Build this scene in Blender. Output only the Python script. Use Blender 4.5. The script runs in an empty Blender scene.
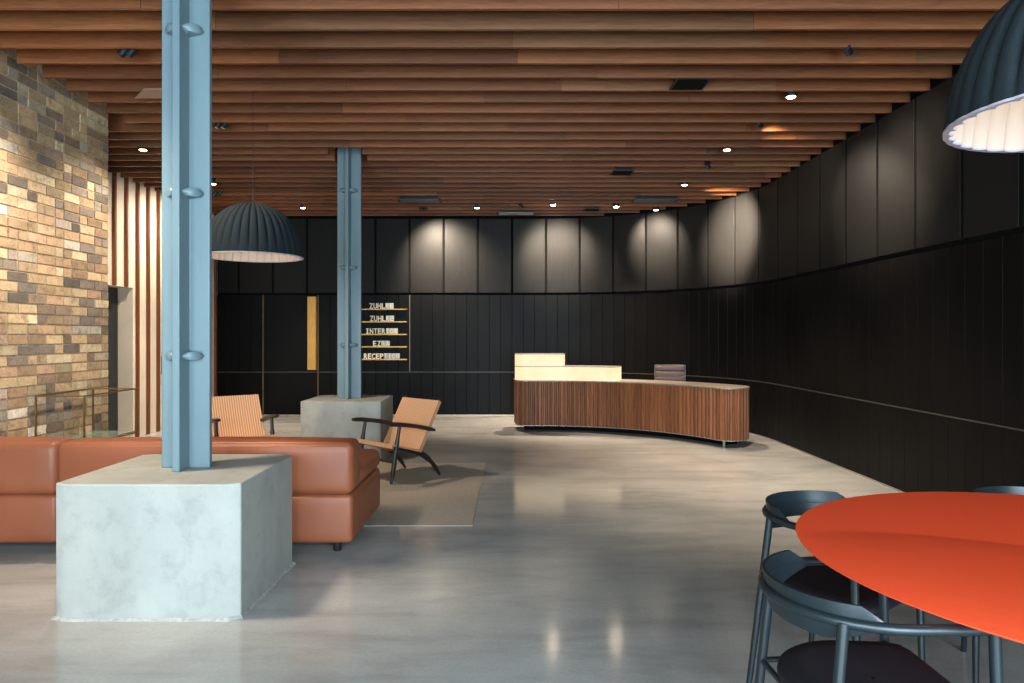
import bpy, bmesh, math, random
from mathutils import Vector, Matrix

random.seed(7)
S = bpy.context.scene
COL = S.collection
PI = math.pi
R = math.radians
H = 1.4            # eye height


# ------------------------------------------------------------------ colour / materials
def lin(c):
    c = c / 255.0
    return c / 12.92 if c <= 0.04045 else ((c + 0.055) / 1.055) ** 2.4


def rgb(r, g, b, k=1.0):
    return (lin(r) * k, lin(g) * k, lin(b) * k, 1.0)


class Mat:
    """small wrapper over a Principled node tree"""

    def __init__(self, name, col=(0.5, 0.5, 0.5, 1), rough=0.5, metal=0.0, spec=0.5):
        self.m = bpy.data.materials.new(name)
        self.m.use_nodes = True
        self.t = self.m.node_tree
        self.p = self.t.nodes['Principled BSDF']
        self.p.inputs['Base Color'].default_value = col
        self.p.inputs['Roughness'].default_value = rough
        self.p.inputs['Metallic'].default_value = metal
        self.p.inputs['Specular IOR Level'].default_value = spec
        self.base = None

    def n(self, kind, **kw):
        nd = self.t.nodes.new(kind)
        for k, v in kw.items():
            if k in nd.inputs:
                nd.inputs[k].default_value = v
            else:
                setattr(nd, k, v)
        return nd

    def l(self, a, b):
        self.t.links.new(a, b)

    def coords(self, scale=(1, 1, 1), out='Object'):
        tc = self.n('ShaderNodeTexCoord')
        mp = self.n('ShaderNodeMapping')
        mp.inputs['Scale'].default_value = scale
        self.l(tc.outputs[out], mp.inputs['Vector'])
        return mp.outputs['Vector']

    def noise(self, vec, scale=5, detail=4, rough=0.6, dist=0.0):
        nz = self.n('ShaderNodeTexNoise')
        nz.inputs['Scale'].default_value = scale
        nz.inputs['Detail'].default_value = detail
        nz.inputs['Roughness'].default_value = rough
        nz.inputs['Distortion'].default_value = dist
        self.l(vec, nz.inputs['Vector'])
        return nz.outputs['Fac']

    def ramp(self, fac, stops):
        r = self.n('ShaderNodeValToRGB')
        e = r.color_ramp.elements
        while len(e) < len(stops):
            e.new(0.5)
        for el, (p, c) in zip(e, stops):
            el.position = p
            el.color = c
        self.l(fac, r.inputs['Fac'])
        return r.outputs['Color']

    def mix(self, a, b, fac, mode='MIX'):
        mx = self.n('ShaderNodeMix', data_type='RGBA', blend_type=mode)
        for sock, v in ((mx.inputs[0], fac), (mx.inputs[6], a), (mx.inputs[7], b)):
            if isinstance(v, bpy.types.NodeSocket):
                self.l(v, sock)
            else:
                sock.default_value = v
        return mx.outputs[2]

    def color(self, sock):
        self.l(sock, self.p.inputs['Base Color'])
        return self

    def rough(self, sock, lo, hi):
        mr = self.n('ShaderNodeMapRange')
        mr.inputs['To Min'].default_value = lo
        mr.inputs['To Max'].default_value = hi
        self.l(sock, mr.inputs['Value'])
        self.l(mr.outputs['Result'], self.p.inputs['Roughness'])
        return self

    def bump(self, sock, strength=0.2, dist=0.01):
        b = self.n('ShaderNodeBump')
        b.inputs['Strength'].default_value = strength
        b.inputs['Distance'].default_value = dist
        self.l(sock, b.inputs['Height'])
        self.l(b.outputs['Normal'], self.p.inputs['Normal'])
        return self

    def attr(self, name):
        a = self.n('ShaderNodeAttribute')
        a.attribute_name = name
        return a.outputs['Color']

    def emit(self, col, k):
        self.p.inputs['Emission Color'].default_value = col
        self.p.inputs['Emission Strength'].default_value = k
        return self


M = {}


def g(v):
    return (v, v, v, 1)


def make_materials():
    # polished concrete floor
    m = Mat('polished_concrete', rough=0.2, spec=0.5)
    v = m.coords((1, 1, 1))
    big = m.noise(v, 0.55, 5, 0.6, 0.4)
    mid = m.noise(m.coords((0.55, 1.9, 1)), 1.9, 7, 0.66, 0.25)
    fine = m.noise(v, 60, 3, 0.6)
    c1 = m.ramp(big, [(0.3, rgb(150, 149, 145)), (0.7, rgb(184, 182, 177))])
    c2 = m.ramp(mid, [(0.3, g(0.74)), (0.5, g(0.97)), (0.72, g(1.1))])
    c3 = m.ramp(fine, [(0.3, g(0.93)), (0.7, g(1.05))])
    c = m.mix(c1, c2, 1.0, 'MULTIPLY')
    c = m.mix(c, c3, 1.0, 'MULTIPLY')
    m.color(c).rough(mid, 0.07, 0.2).bump(big, 0.03, 0.02)
    M['floor'] = m.m
    # cast concrete of the plinths
    m = Mat('cast_concrete', rough=0.75, spec=0.3)
    v = m.coords()
    a = m.noise(m.coords((1, 1, 0.6)), 2.0, 6, 0.6, 0.1)
    b = m.noise(v, 8, 7, 0.68, 0.15)
    f = m.noise(v, 90, 3, 0.6)
    c1 = m.ramp(a, [(0.3, rgb(150, 150, 144)), (0.7, rgb(168, 168, 161))])
    c2 = m.ramp(b, [(0.3, g(0.82)), (0.5, g(0.99)), (0.8, g(1.05))])
    m.color(m.mix(c1, c2, 1.0, 'MULTIPLY')).bump(m.mix(b, f, 0.4), 0.25, 0.01)
    M['concrete'] = m.m
    m = Mat('mortar_fillet', rough=0.85, spec=0.2)
    f = m.noise(m.coords(), 30, 5, 0.7)
    m.color(m.ramp(f, [(0.3, rgb(135, 135, 131)), (0.7, rgb(176, 176, 172))])).bump(f, 0.6, 0.01)
    M['fillet'] = m.m
    # blue painted iron
    m = Mat('blue_painted_iron', rough=0.42, spec=0.5)
    v = m.coords()
    a = m.noise(m.coords((1, 1, 0.25)), 5, 5, 0.6)
    f = m.noise(v, 25, 4, 0.6)
    m.color(m.ramp(a, [(0.3, rgb(93, 114, 121)), (0.7, rgb(103, 125, 132))])).bump(f, 0.12, 0.006)
    M['blue'] = m.m
    # slat timber, tone per board
    m = Mat('oak_slat', rough=0.5, spec=0.35)
    tone = m.attr('tone')
    gr = m.noise(m.coords((0.8, 14, 14)), 4, 7, 0.7, 0.8)
    fi = m.noise(m.coords((4, 90, 90)), 3, 4, 0.6)
    c = m.mix(tone, m.ramp(gr, [(0.3, g(0.62)), (0.5, g(0.95)), (0.72, g(1.25))]), 1.0, 'MULTIPLY')
    c = m.mix(c, m.ramp(fi, [(0.3, g(0.85)), (0.7, g(1.1))]), 1.0, 'MULTIPLY')
    m.color(c).bump(gr, 0.1, 0.004)
    M['slat'] = m.m
    # black stained oak
    m = Mat('black_stained_oak', rough=0.48, spec=0.12)
    tone = m.attr('tone')
    gr = m.noise(m.coords((22, 22, 1.0)), 3.5, 8, 0.72, 1.0)
    c = m.mix(tone, m.ramp(gr, [(0.3, g(0.6)), (0.55, g(1.0)), (0.75, g(1.3))]), 1.0, 'MULTIPLY')
    m.color(c).rough(gr, 0.36, 0.56).bump(gr, 0.18, 0.004)
    M['black_oak'] = m.m
    M['void'] = Mat('black_paint', g(0.004), 0.9, spec=0.1).m
    M['black_metal'] = Mat('black_metal', g(0.008), 0.5, 0.0).m
    # brick
    m = Mat('stock_brick', rough=0.88, spec=0.2)
    tone = m.attr('tone')
    v = m.coords()
    a = m.noise(v, 14, 6, 0.7, 0.6)
    b = m.noise(v, 75, 4, 0.65)
    c = m.mix(tone, m.ramp(a, [(0.3, g(0.55)), (0.5, g(1.0)), (0.75, g(1.2))]), 1.0, 'MULTIPLY')
    c = m.mix(c, m.ramp(b, [(0.3, g(0.78)), (0.6, g(1.08))]), 1.0, 'MULTIPLY')
    m.color(c).bump(m.mix(a, b, 0.5), 0.7, 0.012)
    M['brick'] = m.m
    m = Mat('brick_mortar', rough=0.95, spec=0.1)
    a = m.noise(m.coords(), 40, 5, 0.7)
    m.color(m.ramp(a, [(0.3, rgb(150, 126, 98)), (0.7, rgb(205, 182, 148))])).bump(a, 0.6, 0.01)
    M['mortar'] = m.m
    # cream panel + battens
    m = Mat('cream_plaster', rough=0.8, spec=0.2)
    a = m.noise(m.coords(), 3, 4, 0.6)
    m.color(m.ramp(a, [(0.3, rgb(206, 196, 180)), (0.7, rgb(216, 207, 192))]))
    M['cream'] = m.m
    m = Mat('walnut', rough=0.5, spec=0.3)
    gr = m.noise(m.coords((16, 16, 0.8)), 4, 7, 0.7, 0.8)
    m.color(m.mix(m.ramp(gr, [(0.28, rgb(96, 58, 36)), (0.5, rgb(130, 80, 50)), (0.75, rgb(154, 100, 64))]), m.attr('tone'), 1.0, 'MULTIPLY')).bump(gr, 0.08, 0.003)
    M['walnut'] = m.m
    m = Mat('batten_wood', rough=0.5, spec=0.35)
    gr = m.noise(m.coords((16, 16, 0.8)), 4, 6, 0.7, 0.8)
    m.color(m.ramp(gr, [(0.28, rgb(84, 44, 22)), (0.75, rgb(132, 76, 42))]))
    M['batten'] = m.m
    m = Mat('desk_stone', rough=0.3)
    a = m.noise(m.coords(), 20, 5, 0.6)
    m.color(m.ramp(a, [(0.3, rgb(120, 108, 96)), (0.7, rgb(150, 138, 124))]))
    M['desk_top'] = m.m
    m = Mat('lit_alabaster', rgb(120, 112, 100), 0.5)
    a = m.noise(m.coords(), 3.5, 5, 0.6, 0.6)
    cc = m.ramp(a, [(0.3, rgb(255, 214, 158)), (0.7, rgb(255, 232, 190))])
    m.l(cc, m.p.inputs['Emission Color'])
    m.p.inputs['Emission Strength'].default_value = 1.05
    M['lit'] = m.m
    # leather
    m = Mat('tan_leather', rough=0.46, spec=0.4)
    a = m.noise(m.coords(), 2.2, 4, 0.6)
    f = m.noise(m.coords(), 160, 3, 0.6)
    m.color(m.ramp(a, [(0.3, rgb(130, 71, 45)), (0.7, rgb(143, 80, 51))])).bump(f, 0.08, 0.002)
    M['leather'] = m.m
    # paper cord weave
    m = Mat('paper_cord', rough=0.8, spec=0.2)
    wv = m.n('ShaderNodeTexWave', wave_type='BANDS', bands_direction='X')
    wv.inputs['Scale'].default_value = 13
    wv.inputs['Distortion'].default_value = 0.6
    m.l(m.coords(), wv.inputs['Vector'])
    m.color(m.ramp(wv.outputs['Fac'], [(0.1, rgb(172, 124, 90)), (0.6, rgb(208, 162, 124))])).bump(wv.outputs['Fac'], 0.5, 0.004)
    M['cord'] = m.m
    m = Mat('dark_wood', rough=0.42)
    gr = m.noise(m.coords((12, 12, 12)), 4, 5, 0.6)
    m.color(m.ramp(gr, [(0.3, rgb(26, 20, 18)), (0.7, rgb(40, 31, 27))]))
    M['dark_wood'] = m.m
    m = Mat('woven_rug', rough=0.95, spec=0.1)
    wv = m.n('ShaderNodeTexWave', wave_type='BANDS', bands_direction='Y')
    wv.inputs['Scale'].default_value = 16
    wv.inputs['Distortion'].default_value = 2.0
    wv.inputs['Detail'].default_value = 3
    m.l(m.coords(), wv.inputs['Vector'])
    nz = m.noise(m.coords((1, 4, 1)), 26, 5, 0.7)
    c = m.mix(m.ramp(wv.outputs['Fac'], [(0.1, rgb(142, 131, 118)), (0.8, rgb(184, 173, 158))]),
              m.ramp(nz, [(0.3, g(0.75)), (0.7, g(1.12))]), 1.0, 'MULTIPLY')
    m.color(c).bump(wv.outputs['Fac'], 0.5, 0.006)
    M['rug'] = m.m
    m = Mat('orange_table_top', rough=0.42, spec=0.35)
    f = m.noise(m.coords(), 120, 3, 0.6)
    m.color(m.ramp(f, [(0.3, rgb(253, 86, 48)), (0.7, rgb(255, 91, 52))])).bump(f, 0.02, 0.001)
    M['orange'] = m.m
    M['orange_edge'] = Mat('orange_edge', rgb(190, 44, 26), 0.5).m
    M['chair_blue'] = Mat('blue_grey_steel', rgb(29, 40, 45), 0.36, 0.25, 0.6).m
    m = Mat('black_upholstery', rough=0.7, spec=0.3)
    f = m.noise(m.coords(), 90, 4, 0.6)
    m.color(m.ramp(f, [(0.3, rgb(20, 21, 26)), (0.7, rgb(29, 30, 37))])).bump(f, 0.1, 0.002)
    M['seat'] = m.m
    m = Mat('dark_felt', rough=0.9, spec=0.2)
    f = m.noise(m.coords(), 150, 4, 0.7)
    m.color(m.ramp(f, [(0.3, rgb(20, 28, 32)), (0.7, rgb(33, 41, 45))])).bump(f, 0.15, 0.002)
    M['felt'] = m.m
    M['liner'] = Mat('pale_felt', rgb(186, 174, 163), 0.85, spec=0.2).m
    M['rim'] = Mat('grey_felt_edge', rgb(160, 158, 168), 0.85, spec=0.2).m
    M['bulb'] = Mat('lit_bulb', rgb(255, 240, 220), 0.4).emit(rgb(255, 214, 160), 4).m
    M['brass'] = Mat('brushed_brass', rgb(196, 150, 78), 0.34, 1.0).m
    m = Mat('brass_plate', rgb(206, 160, 84), 0.42, 0.85)
    f = m.noise(m.coords((30, 30, 1)), 6, 5, 0.6)
    m.color(m.ramp(f, [(0.3, rgb(190, 142, 70)), (0.7, rgb(226, 178, 100))]))
    M['brass_plate'] = m.m
    M['aged_brass'] = Mat('aged_brass', rgb(150, 124, 84), 0.4, 1.0).m
    M['steel'] = Mat('pale_metal_trim', rgb(150, 146, 138), 0.4, 0.3).m
    M['dado'] = Mat('dull_grey_trim', rgb(74, 71, 66), 0.45, 0.3).m
    M['dim_brass'] = Mat('dull_brass_trim', rgb(120, 100, 66), 0.45, 0.5).m
    M['chrome'] = Mat('polished_aluminium', rgb(190, 188, 186), 0.22, 1.0).m
    M['dim_alu'] = Mat('dull_aluminium', rgb(120, 108, 104), 0.45, 0.8).m
    M['brown_leather'] = Mat('brown_leather', rgb(96, 72, 64), 0.45).m
    M['spot_body'] = Mat('dark_blue_metal', rgb(24, 34, 42), 0.4, 0.3).m
    M['lens'] = Mat('lit_lens', rgb(255, 250, 240), 0.3).emit(rgb(255, 232, 200), 9).m
    M['lens_bright'] = Mat('bright_lens', rgb(255, 250, 240), 0.3).emit(rgb(255, 232, 200), 160).m
    M['lens_off'] = Mat('dark_lens', rgb(40, 60, 74), 0.15).m
    M['grille'] = Mat('grey_blue_grille', rgb(74, 86, 92), 0.5, 0.2).m
    M['grille_pale'] = Mat('pale_grey_grille', rgb(150, 152, 148), 0.5, 0.2).m
    M['soft_panel'] = Mat('grey_baffle_panel', rgb(150, 132, 112), 0.8, spec=0.2).m
    M['letter'] = Mat('cream_letter', rgb(240, 232, 212), 0.5).m
    M['tile'] = Mat('pale_grey_tile', rgb(190, 196, 198), 0.35).m
    M['door_dark'] = Mat('blue_black_door', rgb(32, 38, 44), 0.5).m
    m = Mat('green_tinted_glass', rgb(190, 215, 196), 0.05)
    m.p.inputs['Transmission Weight'].default_value = 0.75
    m.p.inputs['IOR'].default_value = 1.45
    M['glass'] = m.m
    M['white_wall'] = Mat('plain_plaster', rgb(150, 145, 138), 0.9, spec=0.1).m
    M['frame_black'] = Mat('black_window_frame', g(0.01), 0.5).m


make_materials()


# ------------------------------------------------------------------ mesh helpers
class MB:
    def __init__(self):
        self.v, self.f, self.c = [], [], []   # verts, faces, face colour

    def add(self, vs, fs, col=None, mat=None):
        o = len(self.v)
        if mat is not None:
            vs = [mat @ Vector(q) for q in vs]
        self.v += [tuple(q) for q in vs]
        self.f += [tuple(i + o for i in f) for f in fs]
        self.c += [col] * len(fs)
        return self

    def box(self, x0, x1, y0, y1, z0, z1, col=None, mat=None):
        vs = [(x, y, z) for x in (x0, x1) for y in (y0, y1) for z in (z0, z1)]
        fs = [(0, 1, 3, 2), (4, 6, 7, 5), (0, 4, 5, 1), (2, 3, 7, 6), (0, 2, 6, 4), (1, 5, 7, 3)]
        return self.add(vs, fs, col, mat)

    def rbox(self, x0, x1, y0, y1, z0, z1, r=0.01, seg=3, mat=None, col=None, puff=0.0):
        bm = bmesh.new()
        bmesh.ops.create_cube(bm, size=1.0)
        sx, sy, sz = x1 - x0, y1 - y0, z1 - z0
        for q in bm.verts:
            q.co = Vector(((x0 + x1) / 2 + q.co.x * sx, (y0 + y1) / 2 + q.co.y * sy, (z0 + z1) / 2 + q.co.z * sz))
        bmesh.ops.bevel(bm, geom=bm.edges[:], offset=r, segments=seg, profile=0.5, affect='EDGES')
        if puff:
            big = [f for f in bm.faces if f.calc_area() > 0.35 * max(q.calc_area() for q in bm.faces) or f.calc_area() > 0.02]
            bmesh.ops.subdivide_edges(bm, edges=list({e for f in big for e in f.edges}), cuts=6, use_grid_fill=True)
            cx, cy, cz = (x0 + x1) / 2, (y0 + y1) / 2, (z0 + z1) / 2
            for q in bm.verts:
                u = [(q.co.x - cx) / (sx / 2), (q.co.y - cy) / (sy / 2), (q.co.z - cz) / (sz / 2)]
                w = [max(0.0, 1 - abs(t) ** 2.5) for t in u]
                for i in range(3):
                    if abs(u[i]) > 0.97:
                        q.co[i] += math.copysign(puff * w[(i + 1) % 3] * w[(i + 2) % 3], u[i])
        bm.verts.index_update()
        self.add([q.co[:] for q in bm.verts], [[q.index for q in f.verts] for f in bm.faces], col, mat)
        bm.free()
        return self

    def tube(self, pts, r, n=10, closed=False, caps=True, flat=1.0, up=None, mat=None, col=None):
        """sweep a circle (or an ellipse squashed along `up`) along pts; r may be a list"""
        pts = [Vector(p) for p in pts]
        k = len(pts)
        rs = r if isinstance(r, (list, tuple)) else [r] * k
        rings, prev = [], None
        for i, p in enumerate(pts):
            if closed:
                t = pts[(i + 1) % k] - pts[i - 1]
            else:
                t = pts[min(i + 1, k - 1)] - pts[max(i - 1, 0)]
            t.normalize()
            if up is not None:
                a = Vector(up) - t * t.dot(Vector(up))
            elif prev is None:
                a = t.orthogonal()
            else:
                a = prev - t * t.dot(prev)
            a.normalize()
            prev = a
            b = t.cross(a)
            rings.append([p + a * (math.cos(2 * PI * j / n) * rs[i] * flat) + b * (math.sin(2 * PI * j / n) * rs[i]) for j in range(n)])
        vs = [q for rg in rings for q in rg]
        fs = []
        for i in range(k if closed else k - 1):
            a0, b0 = i * n, ((i + 1) % k) * n
            for j in range(n):
                fs.append((a0 + j, a0 + (j + 1) % n, b0 + (j + 1) % n, b0 + j))
        if caps and not closed:
            fs.append(tuple(range(n))[::-1])
            fs.append(tuple((k - 1) * n + j for j in range(n)))
        return self.add(vs, fs, col, mat)

    def lathe(self, prof, n=48, c=(0, 0, 0), mat=None, rad=None, col=None):
        """revolve (r, z) points about the z axis through c; rad(r, z, a) may bend the radius"""
        vs, fs = [], []
        for (r, z) in prof:
            for j in range(n):
                a = 2 * PI * j / n
                q = rad(r, z, a) if rad else r
                vs.append((c[0] + q * math.cos(a), c[1] + q * math.sin(a), c[2] + z))
        for i in range(len(prof) - 1):
            for j in range(n):
                fs.append((i * n + j, i * n + (j + 1) % n, (i + 1) * n + (j + 1) % n, (i + 1) * n + j))
        if prof[0][0] > 1e-6:
            fs.append(tuple(range(n))[::-1])
        if prof[-1][0] > 1e-6:
            fs.append(tuple((len(prof) - 1) * n + j for j in range(n)))
        return self.add(vs, fs, col, mat)

    def prism(self, poly, z0, z1, col=None, mat=None):
        n = len(poly)
        vs = [(x, y, z0) for x, y in poly] + [(x, y, z1) for x, y in poly]
        fs = [(i, (i + 1) % n, n + (i + 1) % n, n + i) for i in range(n)]
        fs += [tuple(range(n))[::-1], tuple(range(n, 2 * n))]
        return self.add(vs, fs, col, mat)

    def strip(self, rows, col=None, mat=None, close=False):
        """grid surface from rows of equal length"""
        n = len(rows[0])
        vs = [q for rw in rows for q in rw]
        fs = []
        for i in range(len(rows) - 1):
            for j in range(n if close else n - 1):
                fs.append((i * n + j, i * n + (j + 1) % n, (i + 1) * n + (j + 1) % n, (i + 1) * n + j))
        return self.add(vs, fs, col, mat)

    def build(self, name, mat, parent=None, smooth=35, fix=True, bevel=None):
        me = bpy.data.meshes.new(name)
        me.from_pydata(self.v, [], self.f)
        if any(c is not None for c in self.c):
            a = me.color_attributes.new('tone', 'FLOAT_COLOR', 'CORNER')
            i = 0
            for f, c in zip(self.f, self.c):
                for _ in f:
                    a.data[i].color = c or (0.5, 0.5, 0.5, 1)
                    i += 1
        if fix:
            bm = bmesh.new()
            bm.from_mesh(me)
            bmesh.ops.recalc_face_normals(bm, faces=bm.faces[:])
            bm.to_mesh(me)
            bm.free()
        if smooth:
            me.polygons.foreach_set('use_smooth', [True] * len(me.polygons))
            me.set_sharp_from_angle(angle=R(smooth))
        me.materials.append(M[mat] if isinstance(mat, str) else mat)
        me.update()
        o = bpy.data.objects.new(name, me)
        COL.objects.link(o)
        if parent is not None:
            o.parent = parent
        if bevel:
            b = o.modifiers.new('edge', 'BEVEL')
            b.width = bevel
            b.segments = 3
            b.limit_method = 'ANGLE'
            b.angle_limit = R(40)
        return o


def thing(name, label, cat, loc=(0, 0, 0), rz=0.0, group=None):
    o = bpy.data.objects.new(name, None)
    o.empty_display_size = 0.1
    COL.objects.link(o)
    o.location = loc
    o.rotation_euler = (0, 0, rz)
    return tag(o, label, cat, group)


def tag(o, label, cat, group=None, kind='thing'):
    o['label'] = label
    o['category'] = cat
    o['kind'] = kind
    if group:
        o['group'] = group
    return o


def struct(o, label=None, cat=None):
    o['kind'] = 'structure'
    if label:
        o['label'] = label
    if cat:
        o['category'] = cat
    return o


def copy_tree(o, parent=None):
    c = o.copy()
    COL.objects.link(c)
    if parent is not None:
        c.parent = parent
    for ch in list(o.children):
        copy_tree(ch, c)
    return c


def smooth_path(pts, per=6):
    """Catmull-Rom through pts"""
    pts = [Vector(p) for p in pts]
    out = []
    for i in range(len(pts) - 1):
        p0, p1, p2, p3 = pts[max(i - 1, 0)], pts[i], pts[i + 1], pts[min(i + 2, len(pts) - 1)]
        for k in range(per):
            t = k / per
            out.append(0.5 * ((2 * p1) + (p2 - p0) * t + (2 * p0 - 5 * p1 + 4 * p2 - p3) * t * t + (3 * p1 - p0 - 3 * p2 + p3) * t ** 3))
    out.append(pts[-1])
    return out


# ------------------------------------------------------------------ room constants
XL, XLL, XR = -3.9, -5.15, 3.5      # brick wall, slatted wall, right wall
YB, YF = 12.25, -2.6                # back wall, front wall
YBR = 6.76                          # where the brick wall ends
ARC_C, ARC_R = (0.5, 9.25), 3.0
ZC = 4.0                            # soffit above the slats
ZS = 3.447                          # underside of the slats


def lerp(a, b, t):
    return a + (b - a) * t


# ---- floor and soffit
o = MB().box(-6.2, 4.2, YF - 0.1, YB + 0.2, -0.1, 0.0).build('floor', 'floor', smooth=0)
struct(o, 'polished grey concrete floor', 'floor')
ceil = MB().box(-6.2, 4.2, YF - 0.1, YB + 0.2, ZC, ZC + 0.1).build('ceiling', 'void', smooth=0)
struct(ceil, 'timber slat ceiling under a black soffit', 'ceiling')


# ---- brick wall
def brick_wall():
    pal = [((196, 160, 112), 5), ((184, 146, 98), 5), ((172, 130, 88), 4), ((206, 178, 134), 4), ((156, 116, 80), 3),
           ((128, 100, 78), 3), ((104, 86, 74), 2.2), ((84, 72, 64), 1.6), ((222, 208, 184), 1.5), ((150, 128, 110), 2),
           ((176, 160, 140), 1.6), ((182, 132, 96), 1.5)]
    cols = [p[0] for p in pal]
    wts = [p[1] for p in pal]
    rnd = random.Random(11)
    b = MB()
    ch, jt = 0.083, 0.014
    nz = int(ZC / ch) + 1
    for k in range(nz):
        z0, z1 = k * ch, min(k * ch + ch - jt, ZC - 0.001)
        if z1 - z0 < 0.01:
            continue
        y = YBR
        odd = k % 2
        i = 0
        while y > YF + 0.02:
            ln = rnd.choice((0.225, 0.225, 0.225, 0.113))
            if i == 0 and odd:
                ln = 0.113
            i += 1
            y0 = max(y - ln, YF)
            c = rnd.choices(cols, wts)[0]
            c = tuple(lerp(q, v_, 0.36) for q, v_ in zip(c, (182, 172, 156)))
            j = rnd.uniform(0.82, 1.12)
            t = rnd.uniform(-0.002, 0.004)
            w = [rnd.uniform(-0.003, 0.003) for _ in range(4)]
            x1 = XL + 0.008 + t
            vs = [(XL - 0.05, y0, z0), (XL - 0.05, y0, z1), (XL - 0.05, y - jt, z0), (XL - 0.05, y - jt, z1),
                  (x1, y0 + w[0], z0 + w[1] * .6), (x1, y0 + w[2], z1 + w[3] * .6), (x1, y - jt + w[1], z0 + w[0] * .6), (x1, y - jt + w[3], z1 + w[2] * .6)]
            fs = [(0, 1, 3, 2), (4, 6, 7, 5), (0, 4, 5, 1), (2, 3, 7, 6), (0, 2, 6, 4), (1, 5, 7, 3)]
            b.add(vs, fs, rgb(c[0] * j, c[1] * j, c[2] * j))
            y = y0
    w = MB().box(XL - 0.45, XL, YF, YBR - 0.008, 0, ZC).build('wall_left', 'mortar', smooth=0)
    struct(w, 'yellow and brown stock brick wall', 'wall')
    b.build('brickwork', 'brick', w, smooth=0)


brick_wall()


# ---- slatted cream wall behind the brick wall, with its door recess
def slat_wall():
    ztop = ZC
    y0, d0, d1 = YBR - 0.4, 8.5, 9.51
    dz = 2.04
    b = MB()
    b.box(XLL - 0.1, XLL, y0, d0, 0, ztop)
    b.box(XLL - 0.1, XLL, d0, d1, dz, ztop)
    b.box(XLL - 0.1, XLL, d1, YB, 0, ztop)
    b.box(XLL - 0.32, XLL - 0.1, d1, d1 + 0.06, 0, dz + 0.06)       # far jamb of the recess
    b.box(XLL - 0.32, XLL - 0.1, d0 - 0.06, d0, 0, dz + 0.06)
    b.box(XLL - 0.32, XLL - 0.1, d0, d1, dz, dz + 0.06)
    w = b.build('wall_rear_left', 'cream', smooth=0)
    struct(w, 'cream wall with dark timber battens', 'wall')
    bt = MB()
    y = 9.035 - 0.28 * 9
    while y < YB - 0.02:
        z0 = dz if d0 - 0.02 < y < d1 else 0.0
        if y > YBR - 0.2:
            bt.box(XLL - 0.005, XLL + 0.036, y - 0.022, y + 0.022, z0, ztop - 0.01)
        y += 0.28
    bt.build('battens', 'batten', w, smooth=0)
    dr = MB().rbox(XLL - 0.26, XLL - 0.2, d0 + 0.005, d1 - 0.005, 0.005, dz - 0.005, 0.004, 1).build('door_1', 'door_dark', smooth=0)
    struct(dr, 'dark blue-black door in a cream recess', 'door')
    hb = MB().tube([(XLL - 0.2, d0 + 0.1, 1.0), (XLL - 0.15, d0 + 0.1, 1.0), (XLL - 0.15, d0 + 0.22, 1.0)], 0.01, 8)
    hb.build('door_handle', 'black_metal', dr)
    # pull handle of the concealed leaf further along
    p = thing('pull_handle', 'small black pull handle on the cream battened wall', 'handle', (XLL, 10.3, 0.83))
    MB().tube(smooth_path([(0.0, 0, 0.02), (0.05, 0, 0.02), (0.06, 0, 0.05), (0.06, 0, 0.2), (0.05, 0, 0.23), (0.0, 0, 0.23)], 4), 0.011, 8).build('grip', 'black_metal', p)
    MB().rbox(0.0, 0.008, -0.025, 0.025, -0.01, 0.26, 0.003, 1).build('back_plate', 'black_metal', p)


slat_wall()


# ---- black panelled wall: straight back, quarter-round corner, straight right side
L1 = ARC_C[0] - XLL
L2 = ARC_R * PI / 2
L3 = ARC_C[1] - YF


def wpath(s, off=0.0):
    """point at arc length s, pushed `off` into the room"""
    if s <= L1:
        return (XLL + s, YB - off)
    if s <= L1 + L2:
        a = PI / 2 - (s - L1) / ARC_R
        return (ARC_C[0] + (ARC_R - off) * math.cos(a), ARC_C[1] + (ARC_R - off) * math.sin(a))
    return (XR - off, ARC_C[1] - (s - L1 - L2))


ZD, ZJ = 0.7525, 2.1175
rw = random.Random(5)


def panel(b, s0, s1, z0, z1, t, ch, col):
    a0, a1 = wpath(s0, 0), wpath(s1, 0)
    rows = []
    for (off, ins) in ((0.0, 0), (t - ch, 0), (t, ch)):
        p0, p1 = wpath(s0 + ins, off), wpath(s1 - ins, off)
        rows.append([(p0[0], p0[1], z0 + ins), (p1[0], p1[1], z0 + ins), (p1[0], p1[1], z1 - ins), (p0[0], p0[1], z1 - ins)])
    vs = [q for r_ in rows for q in r_]
    fs = []
    for i in range(2):
        for j in range(4):
            fs.append((i * 4 + j, i * 4 + (j + 1) % 4, i * 4 + 4 + (j + 1) % 4, i * 4 + 4 + j))
    fs.append((8, 9, 10, 11))
    b.add(vs, fs, col)


def seams(step0, s_a, s_b):
    """board edges between s_a and s_b; the 0.595 m grid is anchored at x = 0 on the back wall"""
    out = []
    k = -20
    while True:
        s = -XLL + 0.595 * k
        if s > L1 + L2:
            break
        if s_a - 1e-6 <= s <= s_b + 1e-6:
            out.append(s)
        k += 1
    s = (-XLL + 0.595 * (k - 1)) + 0.62
    while s < L1 + L2 + L3 + 0.6:
        if s_a - 1e-6 <= s <= s_b + 1e-6:
            out.append(s)
        s += 0.62
    if not out or out[0] > s_a + 0.02:
        out = [s_a] + out
    if out[-1] < s_b - 0.02:
        out.append(s_b)
    return out


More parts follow.
